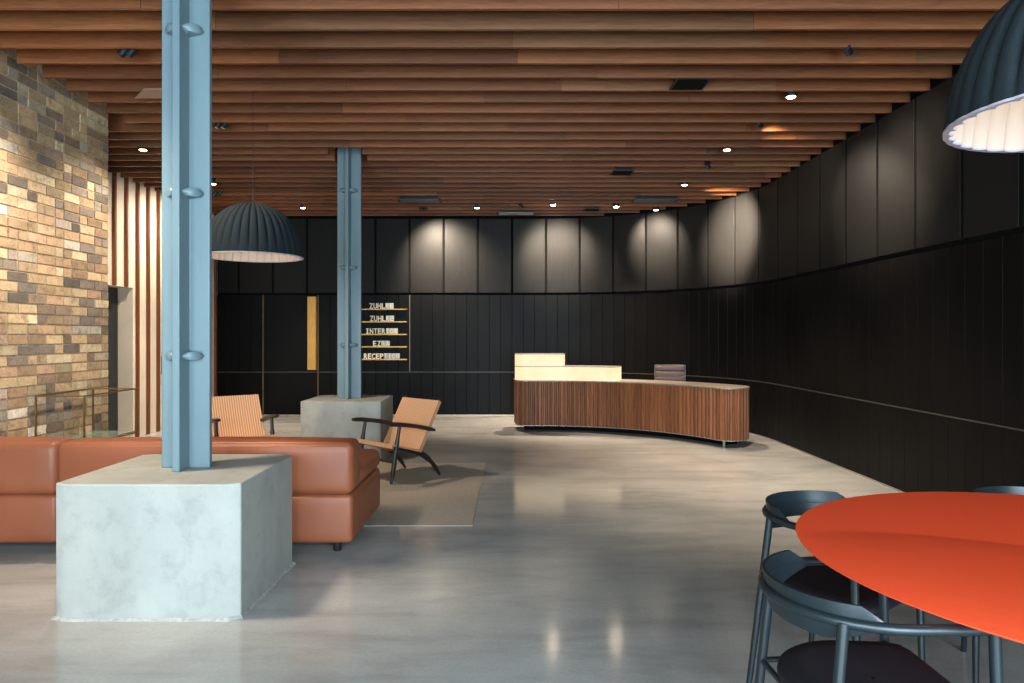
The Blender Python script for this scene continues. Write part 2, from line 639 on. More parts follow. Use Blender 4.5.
def black_wall(name, s_a, s_b, label):
    # carcass behind the boards
    n = 60
    ss = [lerp(s_a, s_b, i / n) for i in range(n + 1)]
    b = MB()
    b.strip([[(*wpath(s, 0.004), 0.0) for s in ss], [(*wpath(s, 0.004), ZC) for s in ss],
             [(*wpath(s, -0.12), ZC) for s in ss], [(*wpath(s, -0.12), 0.0) for s in ss]])
    w = b.build(name, 'void', smooth=0)
    struct(w, label, 'wall')
    up, lo = MB(), MB()
    ed = seams(0.6, s_a, s_b)
    for s0, s1 in zip(ed, ed[1:]):
        k = rw.uniform(0.85, 1.2)
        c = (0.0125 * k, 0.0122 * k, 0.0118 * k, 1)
        if s1 - s0 > 0.1:
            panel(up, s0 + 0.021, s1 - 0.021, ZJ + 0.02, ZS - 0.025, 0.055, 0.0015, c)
        # lower boards, three to a panel
        door = (-4.345 - XLL, -3.386 - XLL)
        m = 3 if s1 - s0 > 0.3 else 1
        for i in range(m):
            a, e = lerp(s0, s1, i / m), lerp(s0, s1, (i + 1) / m)
            if name == 'wall_back':
                if a < door[1] and e > door[0]:
                    # trim the boards to the door leaf
                    if a < door[0] - 0.02:
                        e = door[0]
                    elif e > door[1] + 0.02:
                        a = door[1]
                    else:
                        continue
            k = rw.uniform(0.85, 1.2)
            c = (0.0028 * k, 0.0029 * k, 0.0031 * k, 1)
            if e - a > 0.02:
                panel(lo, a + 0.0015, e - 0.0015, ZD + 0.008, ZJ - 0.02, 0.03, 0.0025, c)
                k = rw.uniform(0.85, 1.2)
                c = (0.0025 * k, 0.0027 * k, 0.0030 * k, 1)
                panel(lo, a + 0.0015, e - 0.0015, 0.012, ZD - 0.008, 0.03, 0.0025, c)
    gap_shade = MB()  # black strips fill the panel gaps in place of their shade
    for e in ed[1:-1]:
        rows = []
        for ds, off in ((-0.0205, 0.005), (-0.0205, 0.05), (0.0205, 0.05), (0.0205, 0.005)):
            p = wpath(e + ds, off)
            rows.append([(p[0], p[1], ZJ + 0.02), (p[0], p[1], ZS - 0.025)])
        gap_shade.strip(rows)
    gap_shade.build('gap_shade_strips', 'void', w, smooth=0)
    up.build('upper_panels', 'black_oak', w, smooth=0)
    lo.build('lower_boards', 'black_oak', w, smooth=0)
    # pale dado line and floor line
    for (nm, z0, z1, off) in (('dado_line', ZD - 0.006, ZD + 0.006, 0.034), ('floor_line', 0.0, 0.012, 0.04)):
        t = MB()
        st = ss
        t.strip([[(*wpath(s, 0.003), z0) for s in st], [(*wpath(s, off), z0) for s in st], [(*wpath(s, off), z1) for s in st], [(*wpath(s, 0.003), z1) for s in st]])
        t.build(nm, 'dado' if nm == 'dado_line' else 'steel', w, smooth=0)
    return w


black_wall('wall_back', 0.0, L1 - 0.5 + 0.595 * 0, 'black panelled back wall')
black_wall('wall_right', L1 - 0.5, L1 + L2 + L3, 'black panelled wall curving round to the right')

# hidden door leaf in the back wall, with pale edge strips and a brass pull plate
b = MB()
c = (0.0034, 0.0036, 0.0039, 1)
panel(b, -4.345 - XLL + 0.012, -3.386 - XLL - 0.012, 0.012, ZD - 0.008, 0.03, 0.003, c)
panel(b, -4.345 - XLL + 0.012, -3.386 - XLL - 0.012, ZD + 0.008, ZJ - 0.02, 0.03, 0.003, c)
d2 = b.build('door_2', 'black_oak', smooth=0)
struct(d2, 'black door flush with the back wall', 'door')
t = MB()
for x in (-4.345, -3.386):
    t.box(x - 0.007, x + 0.007, YB - 0.036, YB - 0.005, 0.0, ZJ - 0.02)
t.box(-1.792, -1.778, YB - 0.036, YB - 0.005, ZD + 0.006, ZJ - 0.02)
t = t.build('trim_1', 'dim_brass', smooth=0)
struct(t, 'pale vertical edge strips of the door', 'trim')
o = thing('door_plate', 'tall brushed brass pull plate on the black back wall', 'door plate', (-3.488, YB - 0.03, 0.79))
MB().rbox(-0.082, 0.082, -0.012, 0.0, 0.0, 1.28, 0.003, 1).build('plate', 'brass_plate', o)
MB().rbox(0.066, 0.082, -0.034, -0.012, 0.0, 1.28, 0.004, 1).build('grip_edge', 'brass', o)


# ---- front wall behind the eye, unseen, with windows invented to let daylight in
def front_wall():
    b = MB()
    y0, y1 = YF - 0.25, YF
    zs, zt = 0.25, 3.25
    bays = [(-3.7, -0.3), (0.3, 3.2)]
    b.box(-4.4, -3.7, y0, y1, 0, ZC)
    b.box(-0.3, 0.3, y0, y1, 0, ZC)
    b.box(3.2, 4.2, y0, y1, 0, ZC)
    for x0, x1 in bays:
        b.box(x0, x1, y0, y1, 0, zs)
        b.box(x0, x1, y0, y1, zt, ZC)
    struct(b.build('wall_front', 'white_wall', smooth=0), 'plain front wall with added tall windows', 'wall')
    for i, (x0, x1) in enumerate(bays):
        f = MB()
        for k in range(4):
            x = lerp(x0 + 0.03, x1 - 0.03, k / 3)
            f.box(x - 0.03, x + 0.03, y0 + 0.08, y0 + 0.14, zs, zt)
        for z in (zs + 0.03, 2.5, zt - 0.03):
            f.box(x0, x1, y0 + 0.085, y0 + 0.135, z - 0.03, z + 0.03)
        struct(f.build('window_%d' % (i + 1), 'frame_black', smooth=0), 'unseen black framed tall window, added for daylight', 'window')


front_wall()


# ---- timber slats of the ceiling
def ceiling_slats():
    rnd = random.Random(3)
    b = MB()
    pitch, th, hh = 0.293, 0.028, 0.21
    holes = [(-1.785, 3.87, 0.17), (-1.885, 8.11, 0.19)]
    y = 4.39 - pitch * 23
    row = 0
    while y < YB - 0.1:
        # right end follows the curved wall
        if y < ARC_C[1]:
            xr = XR + 0.01
        else:
            q = ARC_R ** 2 - (y + th - ARC_C[1]) ** 2
            if q <= 0.01:
                xr = ARC_C[0] - 0.05
            else:
                xr = ARC_C[0] + math.sqrt(q) - 0.03
        xl = -3.73 if y < YBR + 0.02 else XLL + 0.07
        x = xl - rnd.uniform(0.0, 2.2)
        while x < xr:
            ln = rnd.choice((2.4, 3.0, 3.6, 1.8))
            a, e = max(x, xl), min(x + ln, xr)
            x += ln
            if e - a < 0.03:
                continue
            base = rnd.choice(((114, 67, 38), (120, 71, 40), (108, 63, 36), (123, 75, 43), (114, 69, 42)))
            if rnd.random() < 0.05:
                base = (116, 76, 48)
            j = rnd.uniform(0.9, 1.1)
            c = rgb(base[0] * j, base[1] * j, base[2] * j)
            dy, dz = rnd.uniform(-0.003, 0.003), rnd.uniform(-0.002, 0.002)
            spans = [(a, e)]
            for hx, hy, hr in holes:
                if y - hr < hy < y + th + hr:
                    spans = [s for (p, q) in spans for s in ((p, min(q, hx - hr)), (max(p, hx + hr), q)) if s[1] - s[0] > 0.02]
            for (p, q) in spans:
                b.box(p + 0.001, q - 0.001, y + dy, y + th + dy, ZS + dz, ZS + hh, c)
        y += pitch
        row += 1
    b.build('slats', 'slat', ceil, smooth=0)


ceiling_slats()


# ------------------------------------------------------------------ plinths and columns
def plinth(cx, cy, w, d, h, label):
    t = thing('concrete_plinth', label, 'plinth', (cx, cy, 0))
    b = MB()
    c, e = 0.066, 0.035
    X, Y = w / 2, d / 2
    b.prism([(-X + c, -Y), (X - c, -Y), (X, -Y + e), (X, Y - e), (X - c, Y), (-X + c, Y), (-X, Y - e), (-X, -Y + e)], 0.0, h)
    b.build('block', 'concrete', t, bevel=0.007)
    f = MB()
    rn = random.Random(int(cx * 100))
    ring_o, ring_i = [], []
    per = []
    kx, ky = 1 - c / X, 1 - e / Y
    oct_ = [(-kx, -1), (kx, -1), (1, -ky), (1, ky), (kx, 1), (-kx, 1), (-1, ky), (-1, -ky)]
    for i, (x0, y0) in enumerate(oct_):
        x1, y1 = oct_[(i + 1) % 8]
        m_ = 3 if i % 2 else 16
        for k in range(m_):
            u = k / m_
            per.append((lerp(x0, x1, u), lerp(y0, y1, u)))
    lo, hi = [], []
    for (u, v) in per:
        e = rn.uniform(0.007, 0.02)
        lo.append((u * (w / 2 + e), v * (d / 2 + e), 0.0))
        hi.append((u * (w / 2 + 0.001), v * (d / 2 + 0.001), rn.uniform(0.008, 0.018)))
    inn = [(u * (w / 2 - 0.03), v * (d / 2 - 0.03), 0.004) for u, v in per]
    f.strip([lo, hi, inn], close=True)
    f.build('mortar_skirt', 'fillet', t)
    return t


plinth(-1.8, 3.87, 0.918, 0.88, 0.668, 'large pale concrete plinth under the near blue column')
plinth(-1.89, 8.115, 0.885, 0.86, 0.668, 'smaller looking concrete plinth under the far blue column by the back wall')


def column(cx, cy, z0, label, w=0.265, zt=3.9):
    t = thing('iron_column', label, 'column', (cx, cy, z0))
    h = zt - z0
    tp, tr = 0.034, 0.042
    b = MB()
    arm = w / 2
    # cruciform section
    poly = [(-arm, -tp / 2), (-tr / 2, -tp / 2), (-tr / 2, -arm), (tr / 2, -arm), (tr / 2, -tp / 2), (arm, -tp / 2),
            (arm, tp / 2), (tr / 2, tp / 2), (tr / 2, arm), (-tr / 2, arm), (-tr / 2, tp / 2), (-arm, tp / 2)]
    b.prism(poly, 0, h)
    b.build('shaft', 'blue', t, bevel=0.006)
    for z in (1.286, 2.176, 3.066):
        z -= z0
        for k in range(4):
            gst = MB()
            n = 10
            ri, ro = 0.0, arm * 0.76
            pr = []
            for i in range(n + 1):
                a = i / n * PI / 2
                pr.append((0.012 + ro * math.cos(a) * 0.92, 0.012 + ro * math.sin(a) * 0.92))
            # quarter disc, belly thicker in the middle
            th_ = [0.004 + 0.024 * math.sin(2 * i / n * PI / 2) ** 0.8 if 0 < i < n else 0.004 for i in range(n + 1)]
            lo = [(x * 0.93, y * 0.93, -q * 0.85) for (x, y), q in zip(pr, th_)]
            hi = [(x * 0.93, y * 0.93, q * 0.85) for (x, y), q in zip(pr, th_)]
            mid = [(x, y, 0.0) for x, y in pr]
            cl, chh = (0.01, 0.01, -0.03), (0.01, 0.01, 0.03)
            vs = lo + mid + hi + [cl, chh]
            m1 = n + 1
            fs = []
            for i in range(n):
                fs.append((i, i + 1, m1 + i + 1, m1 + i))
                fs.append((m1 + i, m1 + i + 1, 2 * m1 + i + 1, 2 * m1 + i))
                fs.append((i + 1, i, 3 * m1))
                fs.append((2 * m1 + i, 2 * m1 + i + 1, 3 * m1 + 1))
            fs.append((0, m1, 2 * m1, 3 * m1 + 1, 3 * m1))
            fs.append((n, 3 * m1, 3 * m1 + 1, 3 * m1 - 1, m1 + n))
            gst.add(vs, fs, mat=Matrix.Translation((0, 0, z)) @ Matrix.Rotation(k * PI / 2, 4, 'Z'))
            gst.build('stiffener', 'blue', t, smooth=60)
    return t


column(-1.797, 3.87, 0.668, 'near pale blue iron column with cross-shaped section, rising from the large plinth')
column(-1.885, 8.115, 0.668, 'far blue iron column rising from the plinth near the black back wall', 0.275)


# ------------------------------------------------------------------ sofa
def sofa():
    x1, x0, xm = -1.015, -3.8, -2.89
    y0, y1 = 4.43, 5.4
    t = thing('leather_sofa', 'long tan leather sofa with its back to the near plinth', 'sofa', ((x0 + x1) / 2, (y0 + y1) / 2, 0))
    ox, oy = (x0 + x1) / 2, (y0 + y1) / 2

    def rb(nm, a, b_, c, d, e, f, r, puff, mat='leather'):
        m = MB()
        m.rbox(a - ox, b_ - ox, c - oy, d - oy, e, f, r, 4, puff=puff)
        return m.build(nm, mat, t, smooth=50)
    rb('base', xm + 0.003, x1, y0 + 0.012, y1, 0.075, 0.384, 0.03, 0.014)
    rb('base', x0, xm - 0.003, y0 + 0.012, y1, 0.075, 0.384, 0.03, 0.014)
    for (a, c) in ((xm + 0.003, x1), (x0, xm - 0.003)):
        rb('back_cushion', a, c, y0, y0 + 0.25, 0.386, 0.718, 0.042, 0.014)
        rb('seat_cushion', a, c, y0 + 0.252, y1, 0.386, 0.53, 0.05, 0.016)
    for (x, y) in ((x1 - 0.12, y0 + 0.12), (x1 - 0.12, 5.04), (xm, y0 + 0.12), (xm, 5.04), (x0 + 0.12, y0 + 0.12), (x0 + 0.12, 5.04)):
        m = MB()
        m.lathe([(0.022, 0.0), (0.028, 0.01), (0.028, 0.08)], 16, (x - ox, y - oy, 0))
        m.build('foot', 'black_metal', t)


sofa()

# ------------------------------------------------------------------ rug
b = MB()
b.rbox(-1.5, 1.5, -1.265, 1.265, 0.0, 0.0035, 0.001, 1)
o = b.build('rug', 'rug', smooth=0)
o.location = (-1.79, 6.395, 0)
tag(o, 'beige woven rug under the lounge chairs', 'rug')


# ------------------------------------------------------------------ lounge chairs
def lounge_chair(loc, rz, label):
    t = thing('lounge_chair', label, 'lounge chair', loc, rz, 'cord lounge chairs')
    hw = 0.275
    for s in (-1, 1):
        x = s * hw
        m = MB()
        m.tube(smooth_path([(x, 0.29, 0.0), (x, 0.262, 0.14), (x, 0.232, 0.32), (x, 0.19, 0.535)], 4), [0.015] * 3 + [0.023] * 7 + [0.017] * 3, 10)
        m.v = [(q[0], q[1], max(q[2], 0.0)) for q in m.v]
        m.build('front_leg', 'dark_wood', t)
        m = MB()
        m.tube(smooth_path([(x, -0.31, 0.0), (x, -0.25, 0.09), (x, -0.16, 0.18), (x, -0.06, 0.25)], 4), [0.014] * 3 + [0.021] * 5 + [0.028] * 5, 10)
        m.v = [(q[0], q[1], max(q[2], 0.0)) for q in m.v]
        m.build('rear_leg', 'dark_wood', t)
        m = MB()   # arm: flat paddle, higher at the front
        m.tube(smooth_path([(x * 1.04, 0.33, 0.562), (x * 1.06, 0.2, 0.55), (x * 1.08, 0.0, 0.515), (x * 1.06, -0.2, 0.465), (x * 1.05, -0.225, 0.455)], 5),
               [0.024, 0.03, 0.034, 0.036, 0.036] + [0.036] * 10 + [0.028, 0.024, 0.022, 0.02, 0.02, 0.016], 10, flat=0.6, up=(0, 0, 1))
        m.build('arm', 'dark_wood', t)
        m = MB()   # side rail of the seat
        m.tube([(x, 0.27, 0.338), (x, 0.1, 0.292), (x, -0.085, 0.235)], 0.018, 8)
        m.build('seat_rail', 'dark_wood', t)
        m = MB()   # back upright
        m.tube([(x * 0.96, -0.023, 0.222), (x * 0.96, -0.168, 0.485), (x * 0.96, -0.314, 0.751)], [0.014, 0.014, 0.013], 8)
        m.build('back_upright', 'dark_wood', t)
    m = MB()
    m.tube([(-hw, 0.26, 0.2), (hw, 0.26, 0.2)], 0.014, 8)
    m.tube([(-hw, 0.265, 0.34), (hw, 0.265, 0.34)], 0.016, 8)
    m.tube([(-hw, -0.07, 0.245), (hw, -0.07, 0.245)], 0.016, 8)
    m.build('stretcher', 'dark_wood', t)
    # woven seat and back, wrapped round the rails, a little hollow
    for nm, p0, p1, sag in (('seat', (0.285, 0.352), (-0.05, 0.262), -0.02), ('backrest', (-0.045, 0.262), (-0.305, 0.735), -0.012)):
        m = MB()
        d = Vector((0, p1[0] - p0[0], p1[1] - p0[1])).normalized()
        nn = Vector((0, -d.z, d.y)) if nm == 'backrest' else Vector((0, d.z, -d.y))
        if nm == 'backrest':
            nn = Vector((0, d.z, -d.y))
        n = 14
        front, back = [], []
        W = hw + 0.012
        for i in range(n + 1):
            u = i / n
            rf, rb_ = [], []
            for j in range(13):
                w = j / 12
                x = lerp(-W, W, w)
                hol = sag * (1 - (2 * w - 1) ** 2) * math.sin(PI * u)
                c = Vector((x, lerp(p0[0], p1[0], u), lerp(p0[1], p1[1], u)))
                rf.append(c + nn * (0.02 + hol))
                rb_.append(c + nn * (-0.02 + hol))
            front.append(rf)
            back.append(rb_)
        rows = front + back[::-1] + [front[0]]
        m.strip(rows)
        # close the two sides
        for j in (0, 12):
            vs = [r_[j] for r_ in front] + [r_[j] for r_ in back[::-1]]
            m.add(vs, [(i, i + 1, 2 * n - i, 2 * n + 1 - i) for i in range(n)])
        m.build(nm, 'cord', t, smooth=50)
    return t


lounge_chair((-1.135, 6.95, 0.004), R(137), 'woven cord lounge chair at the right edge of the rug, seen from its side')
lounge_chair((-2.84, 7.28, 0.004), R(216.9), 'woven cord lounge chair behind the sofa, facing the room, left of the far plinth')


# ------------------------------------------------------------------ brass and glass console by the brick wall
def console():
    x0, x1, y0, y1 = -3.83, -3.44, 5.63, 6.4
    t = thing('glass_console', 'slim brass framed glass side table along the brick wall', 'side table', (x0, y0, 0))
    w, d, h = x1 - x0, y1 - y0, 0.914
    for x in (0, w):
        for y in (0, d):
            MB().box(x - 0.006, x + 0.006, y - 0.006, y + 0.006, 0, h - 0.006).build('post', 'aged_brass', t, smooth=0)
    for z, nm in ((h, 'top_rail'), (0.515, 'shelf_rail')):
        b = MB()
        for x in (0, w):
            b.box(x - 0.0055, x + 0.0055, 0.006, d - 0.006, z - 0.011, z)
        for y in (0, d):
            b.box(-0.006, w + 0.006, y - 0.0055, y + 0.0055, z - 0.011, z)
        b.build(nm, 'aged_brass', t, smooth=0)
    MB().box(0.006, w - 0.006, 0.006, d - 0.006, 0.516, 0.526).build('glass_shelf', 'glass', t, smooth=0)


console()


# ------------------------------------------------------------------ reception desk
DC = (0.3, 7.6)


def arc_pt(r, a):
    return (DC[0] + r * math.cos(a), DC[1] + r * math.sin(a))


def fillet(poly, rad, seg=8):
    """round the corners of a polygon; rad[i] is the radius at corner i (0 keeps it)"""
    out = []
    n = len(poly)
    for i in range(n):
        p = Vector(poly[i])
        a = (Vector(poly[i - 1]) - p)
        b = (Vector(poly[(i + 1) % n]) - p)
        r = rad[i]
        if r <= 0:
            out.append(tuple(p))
            continue
        a.normalize()
        b.normalize()
        half = a.angle(b) / 2
        dd = r / math.tan(half)
        ctr = p + (a + b).normalized() * (r / math.sin(half))
        s0, s1 = p + a * dd, p + b * dd
        v0, v1 = s0 - ctr, s1 - ctr
        an = v0.angle_signed(v1)
        for k in range(seg + 1):
            t = -an * k / seg
            c_, s_ = math.cos(t), math.sin(t)
            out.append(tuple(ctr + Vector((v0.x * c_ - v0.y * s_, v0.x * s_ + v0.y * c_))))
    return out


def sector(r0, r1, a0, a1, rad0=0.0, rad1=0.0, rad2=0.0, rad3=0.0, n=40):
    """plan of a curved counter: inner (front) arc r0 from a0 (right) to a1 (left), outer arc r1 back; the corners
    are rounded by dropping the arc points near them"""
    inner = [arc_pt(r0, lerp(a0, a1, i / n)) for i in range(n + 1)]
    outer = [arc_pt(r1, lerp(a1, a0, i / n)) for i in range(n + 1)]

    def trim(pts, r_start, r_end):
        p0, p1 = Vector(pts[0]), Vector(pts[-1])
        keep = [q for q in pts[1:-1] if (Vector(q) - p0).length > r_start * 1.25 and (Vector(q) - p1).length > r_end * 1.25]
        return [pts[0]] + keep + [pts[-1]]
    inner = trim(inner, rad0, rad1)
    outer = trim(outer, rad2, rad3)
    poly = inner + outer
    rads = [rad0] + [0] * (len(inner) - 2) + [rad1] + [rad2] + [0] * (len(outer) - 2) + [rad3]
    return fillet(poly, rads)


def resample(poly, step):
    pts = [Vector(p) for p in poly] + [Vector(poly[0])]
    L = sum((b_ - a_).length for a_, b_ in zip(pts, pts[1:]))
    n = int(round(L / step))
    st = L / n
    out, acc, i = [], 0.0, 0
    pos = pts[0].copy()
    target = 0.0
    cum = [0.0]
    for a_, b_ in zip(pts, pts[1:]):
        cum.append(cum[-1] + (b_ - a_).length)
    for k in range(n):
        d = k * st
        while cum[i + 1] < d:
            i += 1
        u = (d - cum[i]) / max(1e-9, cum[i + 1] - cum[i])
        out.append(pts[i].lerp(pts[i + 1], u))
    return out


def offset_poly(pts, d):
    """inset by d (positive shrinks a counter-clockwise polygon)"""
    n = len(pts)
    area = sum(pts[i][0] * pts[(i + 1) % n][1] - pts[(i + 1) % n][0] * pts[i][1] for i in range(n))
    sg = 1 if area > 0 else -1
    out = []
    for i in range(n):
        t = (Vector(pts[(i + 1) % n]) - Vector(pts[i - 1]))
        t.normalize()
        nrm = Vector((-t.y, t.x)) * sg
        out.append(tuple(Vector(pts[i]) + nrm * d))
    return out


DA0, DA1 = R(22.8), R(95.2)
RI, RO = 2.53, 3.12


def desk():
    t = thing('reception_desk', 'curved reception desk clad in ribbed walnut with glowing stepped counter', 'reception desk', (0, 0, 0))
    plan = sector(RI, RO, DA0, DA1, 0.2, 0.14, 0.14, 0.38)
    # ribbed body: rounded battens
    pts = resample(plan, 0.0125)
    nb = 5
    inn = offset_poly(pts, 0.02)
    prof = []
    for i, p in enumerate(pts):
        k = i % nb
        prof.append(tuple(p) if k not in (0, 1) else inn[i])
    b = MB()
    rnd = random.Random(9)
    tones = [rnd.uniform(0.74, 1.2) for _ in range(len(prof) // nb + 2)]
    n_ = len(prof)
    for i in range(n_):
        p0, p1 = prof[i], prof[(i + 1) % n_]
        k = tones[i // nb]
        b.add([(*p0, 0.092), (*p1, 0.092), (*p1, 0.726), (*p0, 0.726)], [(0, 1, 2, 3)], (k, k, k, 1))
    b.add([(*q, 0.092) for q in prof], [tuple(range(n_))], (1, 1, 1, 1))
    b.add([(*q, 0.726) for q in prof], [tuple(range(n_))], (1, 1, 1, 1))
    b.build('ribbed_body', 'walnut', t, smooth=0)
    b = MB()
    b.prism(offset_poly(resample(plan, 0.03), -0.006), 0.728, 0.744)
    b.build('worktop', 'desk_top', t, smooth=0)
    b = MB()
    b.prism(offset_poly(resample(plan, 0.03), 0.004), 0.084, 0.092)
    b.build('base_edge', 'steel', t, smooth=0)
    b = MB()
    b.prism(sector(RI + 0.2, RO - 0.16, DA0 + 0.1, DA1 - 0.05), 0.0, 0.086)
    b.build('recessed_base', 'void', t, smooth=0)
    x, y = arc_pt(RI + 0.13, DA0 + 0.075)
    MB().lathe([(0.018, 0.0), (0.018, 0.086)], 16, (x, y, 0)).build('foot', 'steel', t)
    # two glowing tiers at the left end
    for a_end, z0, z1, tk in ((R(63.3), 0.744, 0.940, 0.34), (R(80.2), 0.950, 1.118, 0.34)):
        pl = sector(RI + 0.006, RI + tk, a_end, DA1 + 0.003, 0.008, 0.14, 0.12, 0.008)
        b = MB()
        b.prism(pl, z0, z1)
        o = b.build('lit_tier', 'lit', t, smooth=30)
        o['label'] = 'glowing cream stone tier'
        b = MB()
        b.prism(offset_poly(pl, -0.004), z1, z1 + 0.01)
        b.build('tier_lid', 'desk_top', t, smooth=0)


desk()


# ------------------------------------------------------------------ task chair behind the desk
def task_chair(loc, rz):
    t = thing('task_chair', 'brown leather office chair behind the reception desk', 'office chair', loc, rz)
    t.scale = (1, 1, 0.97)
    b = MB()
    for k in range(5):
        a = k * 2 * PI / 5 + 0.3
        b.tube([(0, 0, 0.09), (0.28 * math.cos(a), 0.28 * math.sin(a), 0.065)], [0.022, 0.013], 8)
    b.build('star_base', 'chrome', t)
    for k in range(5):
        a = k * 2 * PI / 5 + 0.3
        b = MB()
        b.lathe([(0.01, -0.012), (0.026, -0.012), (0.028, 0), (0.026, 0.012), (0.01, 0.012)], 16,
                mat=Matrix.Translation((0.28 * math.cos(a), 0.28 * math.sin(a), 0.0285)) @ Matrix.Rotation(a, 4, 'Z') @ Matrix.Rotation(PI / 2, 4, 'X'))
        b.build('caster', 'black_metal', t)
    MB().lathe([(0.026, 0.08), (0.026, 0.25), (0.018, 0.25), (0.018, 0.42)], 16).build('stem', 'chrome', t)
    b = MB()
    b.rbox(-0.225, 0.225, -0.2, 0.24, 0.43, 0.465, 0.014, 3)
    b.build('seat', 'brown_leather', t)
    b = MB()
    for k in range(5):
        z = 0.5 + k * 0.09
        y = -0.2 - 0.03 * (z - 0.5) / 0.45
        b.rbox(-0.222, 0.222, y - 0.016, y + 0.012, z, z + 0.082, 0.012, 3)
    b.build('backrest', 'brown_leather', t)
    for s in (-1, 1):
        b = MB()
        b.tube(smooth_path([(s * 0.232, 0.22, 0.44), (s * 0.232, -0.12, 0.44), (s * 0.232, -0.2, 0.48), (s * 0.232, -0.232, 0.955)], 5), 0.008, 8)
        b.build('side_rail', 'dim_alu', t)
        b = MB()
        b.tube(smooth_path([(s * 0.25, 0.1, 0.45), (s * 0.27, 0.12, 0.62), (s * 0.27, 0.06, 0.66), (s * 0.26, -0.19, 0.655)], 5), 0.011, 8)
        b.build('armrest', 'chrome', t)
    b = MB()
    b.tube([(-0.232, -0.232, 0.952), (0.232, -0.232, 0.952)], 0.012, 8)
    b.tube([(-0.232, -0.212, 0.775), (0.232, -0.212, 0.775)], 0.009, 8)
    b.build('cross_bar', 'chrome', t)


task_chair((2.44, 10.8, 0.0), R(168))


# ------------------------------------------------------------------ directory sign on the back wall
def sign():
    t = thing('directory_sign', 'floor directory with five rows of cream letters on brass ledges', 'sign', (0, YB - 0.032, 0))
    rows = [('ZUHLKE', 369.5, 393.8, 308.7, 4), ('ZUHLKE', 370.0, 394.2, 321.2, 4), ('INTERIOR', 365.8, 398.0, 333.8, 5),
            ('EZRA', 373.0, 390.0, 346.2, 2), ('RECEPTION', 364.0, 400.0, 358.8, 5)]
    yb = YB - 0.05
    for txt, x0, x1, yl, cut in rows:
        zl = H - (yl - 335) * yb / 700
        X = lambda px: (px - 512) * yb / 700
        MB().rbox(X(357.5), X(407.3), -0.07, 0.0, zl - 0.022, zl, 0.003, 1).build('ledge', 'brass', t, smooth=0)
        n = len(txt)
        p = (X(x1) - X(x0)) / n
        lh = 0.094
        lb = MB()
        tl = MB()
        for i, chh in enumerate(txt):
            cu = bpy.data.curves.new('glyph', 'FONT')
            cu.body = chh
            cu.size = 0.132
            cu.extrude = 0.012
            cu.offset = 0.0035
            cu.resolution_u = 3
            cu.align_x = 'CENTER'
            ob = bpy.data.objects.new('glyph', cu)
            COL.objects.link(ob)
            bpy.context.view_layer.update()
            me = bpy.data.meshes.new_from_object(ob.evaluated_get(bpy.context.evaluated_depsgraph_get()))
            bpy.data.objects.remove(ob)
            xs = [v.co.x for v in me.vertices]
            ys = [v.co.y for v in me.vertices]
            wd = max(xs) - min(xs)
            sx = min(1.0, p * 0.86 / wd) if chh != 'I' else 1.0
            sy = lh / (max(ys) - min(ys))
            cx = X(x0) + (i + 0.5) * p
            mx = (max(xs) + min(xs)) / 2
            vs = [(cx + (v.co.x - mx) * sx, -0.045 - v.co.z, zl + (v.co.y - min(ys)) * sy) for v in me.vertices]
            lb.add(vs, [tuple(f.vertices) for f in me.polygons])
            if chh == 'I':      # slab serifs
                for zz in (zl, zl + lh - 0.014):
                    lb.box(cx - p * 0.3, cx + p * 0.3, -0.054, -0.036, zz, zz + 0.014)
            bpy.data.meshes.remove(me)
            if i >= cut:
                tl.box(cx - p * 0.48, cx + p * 0.48, -0.03, -0.024, zl, zl + lh * 1.02)
        lb.build('lettering', 'letter', t, smooth=0)
        o = tl.build('letter_tile', 'tile', t, smooth=0)
        o['label'] = 'pale grey tiles behind the last letters'


sign()


